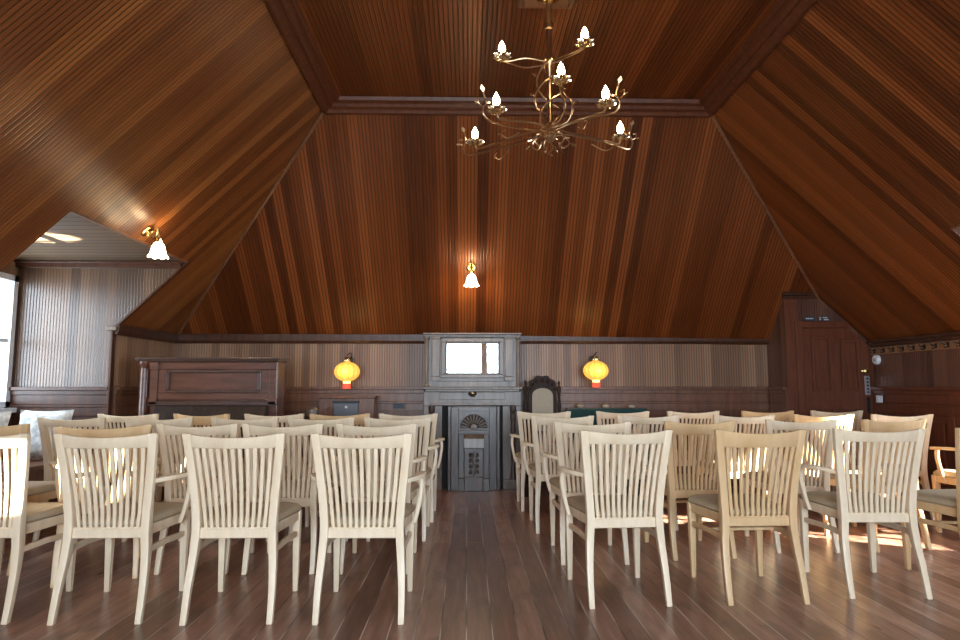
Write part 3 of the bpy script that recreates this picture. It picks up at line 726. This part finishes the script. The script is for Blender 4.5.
m.build('panel_frame', M['piano'], pn, bevel=0.004)
m = MB()
a, b, c, d = a+.0755, b-.0755, c+.0655, d-.0655
for (x0, x1, z0, z1) in ((a, b, d-.028, d), (a, b, c, c+.028), (a, a+.028, c+.0285, d-.0285), (b-.028, b, c+.0285, d-.0285)): m.box(x0, x1, -.032, -.0005, z0, z1)
m.build('panel_moulding', M['pianod'], pn, bevel=0.005)
m = MB(); m.box(a+.0285, b-.0285, -.012, -.0005, c+.0285, d-.0285); m.build('front_panel', M['piano'], pn, bevel=0.002)
for s in (-1, 1):
    m = MB(); x0, x1 = sorted((s*(hp-.074), s*hp)); m.box(x0, x1, -.03, -.0005, .985, pt-.05); m.box(x0-.004, x1+.004, -.045, -.0005, 1.27, pt-.045); m.box(x0-.004, x1+.004, -.045, -.0005, .94, 1.0)
    m.build('pilaster', M['piano'], pn, bevel=0.004)
    m = MB(); x = s*(hp-.04); m.ring_loft([[(x-.035, y0, z), (x+.035, y0, z), (x+.035, y0+.05, z), (x-.035, y0+.05, z)] for z, y0 in ((0, -.215), (.1, -.215), (.45, -.20), (.6195, -.215))]); m.build('leg', M['piano'], pn, bevel=0.006)
    m = MB(); x0, x1 = sorted((s*(hp-.075), s*hp)); m.box(x0, x1, -.225, -.0305, .62, .72); m.build('cheek_block', M['pianod'], pn, bevel=0.008)
m = MB(); m.lathe([(.056, .06), (.056, .16), (.046, .19), (.046, 1.27), (.044, 1.29), (.058, 1.315), (.060, pt-.0385)], (-hp-.062, .0, 0), 20); m.build('corner_column', M['piano'], pn, smooth=True)
m = MB(); m.box(-hp+.076, hp-.076, -.225, -.0005, .62, .66); m.build('key_bed', M['carve'], pn, bevel=0.004)
m = MB(); m.prism([(-.0305, .72), (-.0305, .93), (-.07, .93), (-.195, .70), (-.212, .6605), (-.0305, .6605)], 0, -hp+.076, hp-.076); m.build('fall_board', M['carve'], pn, bevel=0.005)
m = MB(); m.box(-hp+.0, hp-.0, -.045, -.0005, .932, .972); m.build('ledge', M['pianod'], pn, bevel=0.005)

# ------------------------------------------------------------------ small furniture along the end wall
cb = thing('low_cabinet', 'low brown wooden cabinet with a dark grey door, under the lantern nearer the piano', 'cabinet', (-1.30, 7.0, 0))
m = MB(); m.box(-.30, .30, 0.0, .215, 0.0, .985); m.box(-.315, .315, -.015, .215, .9855, 1.01); m.build('body', M['wains'], cb, bevel=0.005)
m = MB(); m.box(-.14, .13, -.018, -.0005, .56, .935); dr = m.build('cabinet_door', M['slate'], cb, bevel=0.005)
m = MB(); m.box(-.15, .14, -.022, -.0005, .9355, .955); m.build('door_head', M['iron'], cb)
m = MB(); m.lathe([(0, 0), (.012, 0), (.014, .010), (0, .018)], (0, -.0185, .89), 12, mtx=Matrix.Rotation(PI/2, 4, 'X')); m.build('knob', M['white'], dr, smooth=True)

ps = thing('pedestal', 'round-topped brown wooden post standing between the back chairs and the low cabinet', 'pedestal', (-1.53, 6.42, 0))
m = MB(); m.lathe([(.10, 0), (.10, .03), (.04, .06), (.028, .12), (.028, .80), (.03, .82)], n=16); m.build('shaft', M['oak'], ps, smooth=True)
m = MB(); m.lathe([(.03, .8205), (.056, .825), (.06, .85), (.056, .885), (.03, .905), (0, .908)], n=16); m.build('cap', M['oak'], ps, smooth=True)

vp = thing('vent_plate', 'small dark rectangular plate on the wainscot between the low cabinet and fireplace', 'wall plate', (-.765, YE-.028, .895))
m = MB(); m.box(-.07, .07, -.012, 0, -.032, .032); m.build('plate', M['navy'], vp, bevel=0.003)
m = MB()
for k in range(3): m.box(-.055, .055, -.015, -.0125, -.022+k*.018, -.014+k*.018)
m.build('slot', M['black'], vp)

# carved high-back chair
cc = thing('carved_armchair', 'dark carved high-back armchair with a beige padded back, beside the fireplace', 'armchair', (.825, 6.99, 0))
for s in (-1, 1):
    m = MB(); m.lathe([(.024, 0), (.026, .10), (.018, .13), (.026, .2), (.026, .45), (.018, .48), (.024, .52), (.015, .58), (.022, .70), (.014, .80), (.022, .90), (.014, .98), (.022, 1.08), (.022, 1.11), (.008, 1.12), (.015, 1.14), (.013, 1.155), (.002, 1.18)], (s*.185, .06, 0), 12); m.build('back_post', M['carve'], cc, smooth=True)
    m = MB(); m.lathe([(.026, 0), (.028, .08), (.018, .12), (.026, .25), (.018, .40), (.028, .45), (.028, .50), (.016, .56), (.024, .62), (.02, .66)], (s*.22, -.36, 0), 12); m.build('front_leg', M['carve'], cc, smooth=True)
    m = MB(); m.sweep(bez([(s*.19, .05, .70), (s*.22, -.12, .69), (s*.225, -.30, .66), (s*.22, -.40, .68)], 10), (.045, .03)); m.build('armrest', M['carve'], cc, bevel=.006, smooth=True)
m = MB(); poly = [(-.155, .60), (.155, .60), (.155, 1.03)] + [(.155*math.cos(PI*k/12), 1.03+.10*math.sin(PI*k/12)) for k in range(1, 12)] + [(-.155, 1.03)]
m.prism(poly, 1, .045, .075); m.build('back_frame', M['carve'], cc, bevel=0.004)
m = MB(); poly = [(-.115, .63), (.115, .63), (.115, 1.01)] + [(.115*math.cos(PI*k/12), 1.01+.085*math.sin(PI*k/12)) for k in range(1, 12)] + [(-.115, 1.01)]
m.prism(poly, 1, .022, .0445); m.build('back_pad', M['beige'], cc, bevel=0.008, seg=2)
m = MB(); pr = []
for k in range(25):
    a = PI*k/24; r = 1+.06*math.cos(10*a)
    pr.append((.165*math.cos(a)*r, 1.075+.155*math.sin(a)*r))
inner = [(.120*math.cos(PI*k/24), 1.045+.085*math.sin(PI*k/24)) for k in range(25)]
rings = [[(p[0], .04, p[1]), (q[0], .04, q[1]), (q[0], .08, q[1]), (p[0], .08, p[1])] for p, q in zip(pr, inner)]
m.ring_loft(rings)
for k in range(7):
    a = PI*(k+.5)/7; m.lathe([(0, 0), (.022, 0), (.016, .012), (0, .018)], (.142*math.cos(a), .04, 1.06+.118*math.sin(a)), 10, mtx=Matrix.Rotation(PI/2, 4, 'X'))
m.build('carved_crest', M['carve'], cc, smooth=True)
m = MB(); m.box(-.24, .24, -.38, .04, .38, .45); m.build('seat_frame', M['carve'], cc, bevel=0.006)
m = MB(); m.box(-.22, .22, -.37, .03, .4505, .50); m.build('seat_pad', M['beige'], cc, bevel=0.018, seg=3)

# teal settle
st = thing('settle', 'low settle with a dark teal back, against the end wall under the second lantern', 'settle', (1.56, 7.0, 0))
m = MB(); m.box(-.43, .43, .09, .15, .44, .865); m.build('back_cushion', M['teal'], st, bevel=0.015, seg=2)
m = MB(); m.box(-.45, .45, .151, .19, .20, .875); m.build('back_board', M['oakd'], st, bevel=0.005)
m = MB(); m.box(-.45, .45, -.30, .15, .34, .40); m.build('seat_board', M['oakd'], st, bevel=0.006)
m = MB(); m.box(-.43, .43, -.30, .089, .4005, .47); m.build('seat_cushion', M['teal'], st, bevel=0.018, seg=2)
for sx_ in (-.42, .42):
    for sy_ in (-.27, .16): m = MB(); m.lathe([(.022, 0), (.03, .2), (.03, .3395 if sy_ < 0 else .1995)], (sx_, sy_, 0), 12); m.build('leg', M['oakd'], st, smooth=True)
for k in (-.30, -.01, .28):
    m = MB(); m.lathe([(.035, .8755), (.045, .89), (.04, .905), (.02, .915), (0, .917)], (k, .17, 0), 14); m.build('finial', M['beige'], st, smooth=True)

# ------------------------------------------------------------------ window seat and cushions
ws = thing('window_seat', 'built-in wooden window seat in the alcove', 'window seat', (-3.84, 5.14, 0))
m = MB(); m.box(-.40, .46, -.86, .86, 0, .46); m.build('base', M['wains'], ws, bevel=0.004)
m = MB(); m.box(-.40, .49, -.86, .86, .4605, .495); m.build('seat_board', M['wains'], ws, bevel=0.006)
def cushion(x, y, s, rz, tilt, label):
    m = MB(); n = 12; top = []; vs = {}
    for sgn in (-1, 1):
        for i in range(n+1):
            for j in range(n+1):
                u, v = 2*i/n-1, 2*j/n-1
                edge = abs(u) == 1 or abs(v) == 1
                if edge and sgn == 1: vs[(1, i, j)] = vs[(-1, i, j)]; continue
                b = max(0, (1-u**4)*(1-v**4))**.55
                k = 1-.07*(1-abs(v)**2 if abs(u) > abs(v) else 1-abs(u)**2)*max(abs(u), abs(v))**3
                vs[(sgn, i, j)] = m.bm.verts.new((u*s/2*k, sgn*b*.085, v*s/2*k))
    for sgn in (-1, 1):
        for i in range(n):
            for j in range(n): m.bm.faces.new([vs[(sgn, i, j)], vs[(sgn, i+1, j)], vs[(sgn, i+1, j+1)], vs[(sgn, i, j+1)]])
    o = m.build('cushion', M['cushion'], smooth=True)
    o.rotation_euler = (tilt, 0, rz); o.location = (x, y, .4955+s/2*math.cos(tilt)+.012)
    return tag(o, label, 'cushion', 'pale cushions on the window seat')
cushion(-3.58, 5.55, .42, math.radians(8), math.radians(-14), 'pale patterned cushion on the window seat, nearer the piano')
cushion(-3.70, 4.95, .43, math.radians(12), math.radians(-14), 'pale patterned cushion on the window seat, nearer the dormer window')

# ------------------------------------------------------------------ right wall: hooks, alarm, switch, sign
cr = thing('coat_rail', 'brown board with a row of black coat hooks on the right knee wall', 'coat rail', (XR, 5.9, 1.487))
m = MB(); m.box(-.022, -.002, -1.2, .955, -.036, .036); m.build('board', M['rail'], cr, bevel=0.003)
for k in range(13):
    y = .86-.15*k
    m = MB(); m.tube(bez([(-.0225, y, .01), (-.05, y, .005), (-.072, y, .012), (-.078, y, .032)], 9), .006, 6)
    m.tube(bez([(-.0225, y, -.006), (-.04, y, -.02), (-.058, y, -.022), (-.062, y, -.008)], 9), .005, 6)
    m.box(-.028, -.0222, y-.012, y+.012, -.022, .024); m.build('hook', M['iron'], cr, smooth=True)
al = thing('alarm_bell', 'round white alarm on the wall below the first coat hook, beside the door', 'alarm', (XR-.002, 6.75, 1.395))
m = MB(); m.lathe([(0, 0), (.052, 0), (.052, .022), (.044, .036), (0, .040)], n=20, mtx=Matrix.Rotation(-PI/2, 4, 'Y')); m.build('housing', M['white'], al, smooth=True)
m = MB(); m.lathe([(0, .0402), (.018, .0402), (.016, .046), (0, .048)], n=14, mtx=Matrix.Rotation(-PI/2, 4, 'Y')); m.build('button', M['steel'], al, smooth=True)
sw = thing('light_switch', 'small white switch plate on the dark wainscot beside the door', 'switch', (XR-.038, 6.70, .98))
m = MB(); m.box(-.012, 0, -.05, .05, -.038, .038); m.build('plate', M['white'], sw, bevel=0.004)
m = MB(); m.box(-.020, -.0125, -.014, .014, -.022, .022); m.build('rocker', M['white'], sw, bevel=0.003)
for (x, lab, rows_) in ((3.725, 'small dark sign with one line of white lettering, over the door by its frame', [(0.0, -.042, .040)]),
                        (3.882, 'small dark sign with two lines of white lettering, over the middle of the door', [(.010, -.012, .035), (-.012, .0, .055), (.010, -.05, -.028), (-.010, -.05, -.028)])):
    sg = thing('door_sign', lab, 'sign', (x, BY-.002, 1.845), group='small signs over the door')
    m = MB(); m.box(-.058, .062, -.008, 0, -.026, .026); m.build('plate', M['navy'], sg, bevel=0.002)
    m = MB()
    for (z, a, b) in rows_:
        u = a
        while u < b-.004:
            wd = .0075; hh = .007
            m.box(u, u+wd*.35, -.0095, -.0082, z-hh, z+hh); m.box(u+wd*.35, u+wd, -.0095, -.0082, z+hh*.35, z+hh); m.box(u+wd*.35, u+wd, -.0095, -.0082, z-hh*.3, z+.001)
            u += wd+.003
    m.build('lettering', M['paper'], sg)

# ------------------------------------------------------------------ sconces on the slopes
def sconce(name, p, outv, slope_n, label):
    """p: point on the slope; outv: horizontal unit vector into the room; slope_n: inward normal"""
    t = thing(name, label, 'wall lamp', p, 0, 'glass wall lamps on the ceiling slopes')
    o, n = Vector(outv), Vector(slope_n).normalized()
    Q = n.to_track_quat('Z', 'Y').to_matrix().to_4x4()
    m = MB(); m.lathe([(0, .002), (.055, .002), (.056, .010), (.042, .016), (.038, .012), (.022, .012), (.016, .03), (0, .034)], n=20, mtx=Q); m.build('rosette', M['brass'], t, smooth=True)
    e = o*.095 - Z*.05
    m = MB(); m.tube(bez([n*.03, n*.06+o*.03, o*.085+Z*.025, e+Z*.02, e], 16), .007, 8)
    m.tube(bez([n*.03, n*.05-Z*.02, o*.075-Z*.03, o*.085+Z*.0, o*.06+Z*.005], 14), .005, 6); m.build('arm', M['brass'], t, smooth=True)
    m = MB(); m.lathe([(0, 0), (.017, 0), (.019, -.03), (.028, -.04), (.028, -.046), (0, -.048)], e, 14); m.build('holder', M['brass'], t, smooth=True)
    pr = [(.024, -.046), (.036, -.056), (.048, -.078), (.054, -.108), (.062, -.140), (.078, -.164), (.075, -.164), (.058, -.138), (.050, -.106), (.044, -.08), (.032, -.06), (.022, -.05)]
    m = MB(); rings = []
    for i, (r, z) in enumerate(pr):
        fl = .07*max(0, (abs(z)-.12)/.045) if z < -.12 else 0
        rings.append([Vector((r*(1+fl*math.cos(8*a))*math.cos(a), r*(1+fl*math.cos(8*a))*math.sin(a), z-.006*fl*10*math.cos(8*a)))+e for a in [2*PI*k/48 for k in range(48)]])
    m.ring_loft(rings, cap=False); m.build('glass_shade', M['shade'], t, smooth=True)
    m = MB(); m.lathe([(0, -.049), (.012, -.055), (.018, -.085), (.022, -.105), (.014, -.125), (0, -.13)], e, 12); m.build('bulb', M['bulb'], t, smooth=True)
    L = plight('sconce_light', Vector(p)+e-Z*.185, 3.0, r=.04)
    L2 = plight('sconce_light', Vector(p)+e+n*.05+Z*.01, 1.2, r=.03)
sconce('wall_lamp', (-2.573, 5.10, zl(-2.573)), X, (SL, 0, -1), 'brass wall lamp with a white bell shade on the slope beside the alcove')
sconce('wall_lamp', (.045, 6.66, ze(6.66)), -Y, (0, -SE, -1), 'brass wall lamp with a white bell shade on the slope above the fireplace')

# ------------------------------------------------------------------ yellow lanterns
def lantern(x, z, label):
    t = thing('paper_lantern', label, 'lantern', (x, YE-.24, z), 0, 'yellow lanterns on the end wall')
    R, Hh = .135, .108
    pr = [(.035, -Hh)] + [(R*math.cos(a)*1.0+.0, Hh*math.sin(a)) for a in [(-PI/2+.25)+(PI-.5)*k/12 for k in range(13)]] + [(.035, Hh)]
    m = MB(); m.lathe(pr, n=84, flute=.05, nf=14); m.build('paper_globe', M['lantern'], t, smooth=True)
    m = MB(); m.lathe([(.036, Hh-.002), (.045, Hh+.004), (.045, Hh+.022), (.026, Hh+.030), (.020, Hh+.05), (0, Hh+.055)], n=20); m.build('top_cap', M['brass'], t, smooth=True)
    m = MB(); m.lathe([(0, -Hh-.02), (.04, -Hh-.02), (.042, -Hh+.002), (.034, -Hh+.006)], n=20); m.build('bottom_ring', M['lglow'], t, smooth=True)
    m = MB(); m.lathe([(.0, -Hh-.078), (.046, -Hh-.078), (.044, -Hh-.0205), (0, -Hh-.0203)], n=24, flute=.05, nf=12); m.build('tassel', M['red'], t, smooth=True)
    m = MB(); m.tube([(0, 0, Hh+.05), (0, 0, Hh+.085)], .003, 6); m.tube(bez([(0, 0, Hh+.08), (.03, .06, Hh+.10), (.02, .16, Hh+.075), (0, .236, Hh+.04)], 14), .006, 6)
    m.lathe([(0, 0), (.03, 0), (.026, .010), (0, .014)], (0, .2375, Hh+.035), 14, mtx=Matrix.Rotation(PI/2, 4, 'X')); m.build('hook_bracket', M['iron'], t, smooth=True)
    plight('lantern_light', (x, YE-.42, z), 1.0, (1, .62, .2), .10)
lantern(-1.315, 1.272, 'lit yellow paper lantern hanging above the low grey-doored cabinet')
lantern(1.422, 1.285, 'lit yellow paper lantern hanging above the teal settle')

# ------------------------------------------------------------------ chandelier
HX, HY, HZ, UZ = .515, 3.84, 2.70, 3.15
ch = thing('chandelier', 'bronze vine chandelier with lit candle bulbs hanging from the flat ceiling', 'chandelier', (HX, HY, 0))
m = MB(); m.box(-.185, .185, -.185, .185, ZC-.028, ZC-.002); m.box(-.15, .15, -.15, .15, ZC-.045, ZC-.0285); m.build('ceiling_block', M['hip'], ch, bevel=0.006)
m = MB(); m.lathe([(.0, ZC-.10), (.03, ZC-.095), (.05, ZC-.07), (.085, ZC-.055), (.085, ZC-.0455), (0, ZC-.0455)], n=24, flute=.06, nf=8); m.build('canopy', M['brass'], ch, smooth=True)
m = MB(); m.lathe([(.0, 2.62), (.02, 2.63), (.04, 2.66), (.03, 2.685), (.05, 2.70), (.045, 2.73), (.022, 2.75), (.017, 2.80), (.017, 3.12), (.03, 3.14), (.036, 3.16), (.03, 3.18), (.017, 3.20), (.017, 3.36), (.028, 3.37), (.03, 3.40), (.016, 3.42), (.016, ZC-.09)], n=16); m.build('stem', M['bronze'], ch, smooth=True)
def candle(arm, p):
    m = MB(); m.lathe([(.008, -.014), (.026, -.010), (.050, .004), (.057, .018), (.052, .018), (.036, .006), (.012, .003), (.010, .014), (.011, .030), (0, .031)], p, 40, flute=.13, nf=10); m.build('cup', M['cup'], arm, smooth=True)
    m = MB(); m.lathe([(.009, .0312), (.017, .044), (.023, .062), (.020, .084), (.011, .104), (.003, .120), (0, .123)], p, 14); m.build('bulb', M['bulb'], arm, smooth=True)
    plight('candle_light', Vector(p)+Vector((HX, HY, .075)), 5.0, (1, .68, .34), .02)
def leaf(m, p, d, s=.03):
    p, d = Vector(p), Vector(d).normalized(); q = d.cross(Z).normalized() if abs(d.z) < .9 else X
    u = q.cross(d).normalized()*.004
    a, b = p+d*s*.5+q*s*.30, p+d*s*.5-q*s*.30
    m.ring_loft([[p-u, p+u], [p-u, p+u]], cap=False) if False else None
    v = [m.bm.verts.new(x) for x in (p, a+u, p+d*s+u*2, b+u, a-u, p+d*s, b-u)]
    for f in ((0, 1, 2, 3), (0, 6, 5, 4), (1, 4, 5, 2), (3, 2, 5, 6), (0, 4, 1), (0, 3, 6)):
        try: m.bm.faces.new([v[i] for i in f])
        except ValueError: pass
low = [(-.465, .31, .03), (-.345, -.20, .03), (.285, -.30, .03), (.49, .20, .03)]
for (dx, dy, dz) in low:
    e = Vector((dx, dy, HZ+dz)); d = Vector((dx, dy, 0)).normalized(); s = Vector((-d.y, d.x, 0)); L = Vector((dx, dy, 0)).length
    m = MB()
    h0 = Vector((0, 0, HZ))
    m.tube(bez([h0+d*.03+Z*.02, h0+d*L*.4+Z*.012+s*.015, h0+d*L*.75-Z*.002, h0+d*L*.95-Z*.006, e-Z*.010], 18), .0075, 8)
    m.tube(bez([h0+d*.03-Z*.01, h0+d*L*.45-Z*.018-s*.03, h0+d*L*.9-Z*.03-s*.02, h0+d*(L+.06)-Z*.03, h0+d*(L+.095)+Z*.02, h0+d*(L+.075)+Z*.07, h0+d*(L+.09)+Z*.13], 24), .0058, 7)
    m.tube(bez([h0+d*(L+.085)+Z*.04, h0+d*(L+.12)+Z*.055, h0+d*(L+.125)+Z*.085, h0+d*(L+.10)+Z*.08], 10), .0035, 6)
    m.tube(bez([h0+d*L*.55-Z*.05-s*.02, h0+d*L*.7-Z*.09-s*.05, h0+d*L*.8-Z*.06-s*.07, h0+d*L*.75-Z*.04-s*.05], 12), .0035, 6)
    leaf(m, h0+d*(L+.09)+Z*.13, Z+d*.3, .045); leaf(m, h0+d*(L+.08)+Z*.06, Z*.4-d, .04); leaf(m, h0+d*(L+.12)+Z*.055, d, .03); leaf(m, h0+d*L*.8-Z*.06-s*.07, -s, .03)
    a = m.build('lower_arm', M['bronze'], ch, smooth=True); candle(a, e)
for (dx, dy) in ((-.30, -.02), (.19, -.19)):
    e = Vector((dx, dy, UZ+.005)); d = Vector((dx, dy, 0)).normalized(); s = Vector((-d.y, d.x, 0)); L = Vector((dx, dy, 0)).length; h0 = Vector((0, 0, UZ))
    m = MB(); m.tube(bez([h0+d*.02, h0+d*L*.5+s*.02+Z*.006, h0+d*L*.85-Z*.008, e-Z*.010], 15), .0055, 8)
    m.tube(bez([h0+d*.02-Z*.02, h0+d*L*.5-s*.02-Z*.035, h0+d*L*.85-Z*.02, e-Z*.012], 15), .0045, 7)
    a = m.build('upper_arm', M['bronze'], ch, smooth=True); candle(a, e)
e = Vector((.035, -.25, 2.895)); h0 = Vector((0, 0, HZ))
m = MB(); m.tube(bez([h0+Vector((.01, -.03, .02)), h0+Vector((.05, -.14, .02)), h0+Vector((.06, -.22, .07)), h0+Vector((.03, -.26, .13)), e-Z*.01], 20), .0065, 8)
m.tube(bez([h0+Vector((.0, -.03, 0)), h0+Vector((.09, -.15, .0)), h0+Vector((.10, -.24, .06)), h0+Vector((.05, -.28, .11)), e-Z*.012], 20), .005, 7)
leaf(m, h0+Vector((.10, -.24, .06)), (1, -.5, .6), .04)
candle(m.build('middle_arm', M['bronze'], ch, smooth=True), e)
for ph in (0, 2.1, 4.2):
    pts = []
    for k in range(26):
        g = k/25; a = ph+g*PI*2.2; r = .03+.065*math.sin(PI*g)
        pts.append((r*math.cos(a), r*math.sin(a), HZ-.02+(UZ-HZ+.04)*g))
    m = MB(); m.tube(pts, .0065, 7)
    for k in (6, 12, 19): leaf(m, pts[k], Vector((pts[k][0], pts[k][1], .03)), .04)
    m.build('vine', M['bronze'], ch, smooth=True)
m = MB()
for k in range(7):
    a = 2*PI*k/7; d = Vector((math.cos(a), math.sin(a), 0)); h0 = Vector((0, 0, 2.66))
    m.tube(bez([h0+d*.02, h0+d*.08+Z*.01, h0+d*.12-Z*.04, h0+d*.08-Z*.07, h0+d*.06-Z*.04], 14), .005, 6); leaf(m, h0+d*.12-Z*.04, d-Z*.5, .045)
m.tube(bez([(0, 0, 2.63), (.02, 0, 2.59), (-.01, .01, 2.56), (.012, 0, 2.54)], 10), .006, 6)
m.build('finial', M['bronze'], ch, smooth=True)

# added spot lamps outside the side window and below the dormer, imitating reflected sun
def glint(src, aim, deg, watts):
    gl = bpy.data.lights.new('added_glint_spot', 'SPOT'); gl.energy = watts; gl.color = (1, .95, .84); gl.shadow_soft_size = .02
    go = bpy.data.objects.new('added_glint_spot', gl); COL.objects.link(go)
    src, aim = Vector(src), Vector(aim)
    go.location = src; go.rotation_euler = (aim-src).to_track_quat('-Z', 'Y').to_euler(); gl.spot_size = math.radians(deg); gl.spot_blend = .25
glint((-3.0, -9.0, 2.25), (-2.27, 3.15, .72), 2.1, 26000)
glint((-9.2, 5.26, -2.6), (-3.40, 5.06, 2.289), 3.0, 60000)
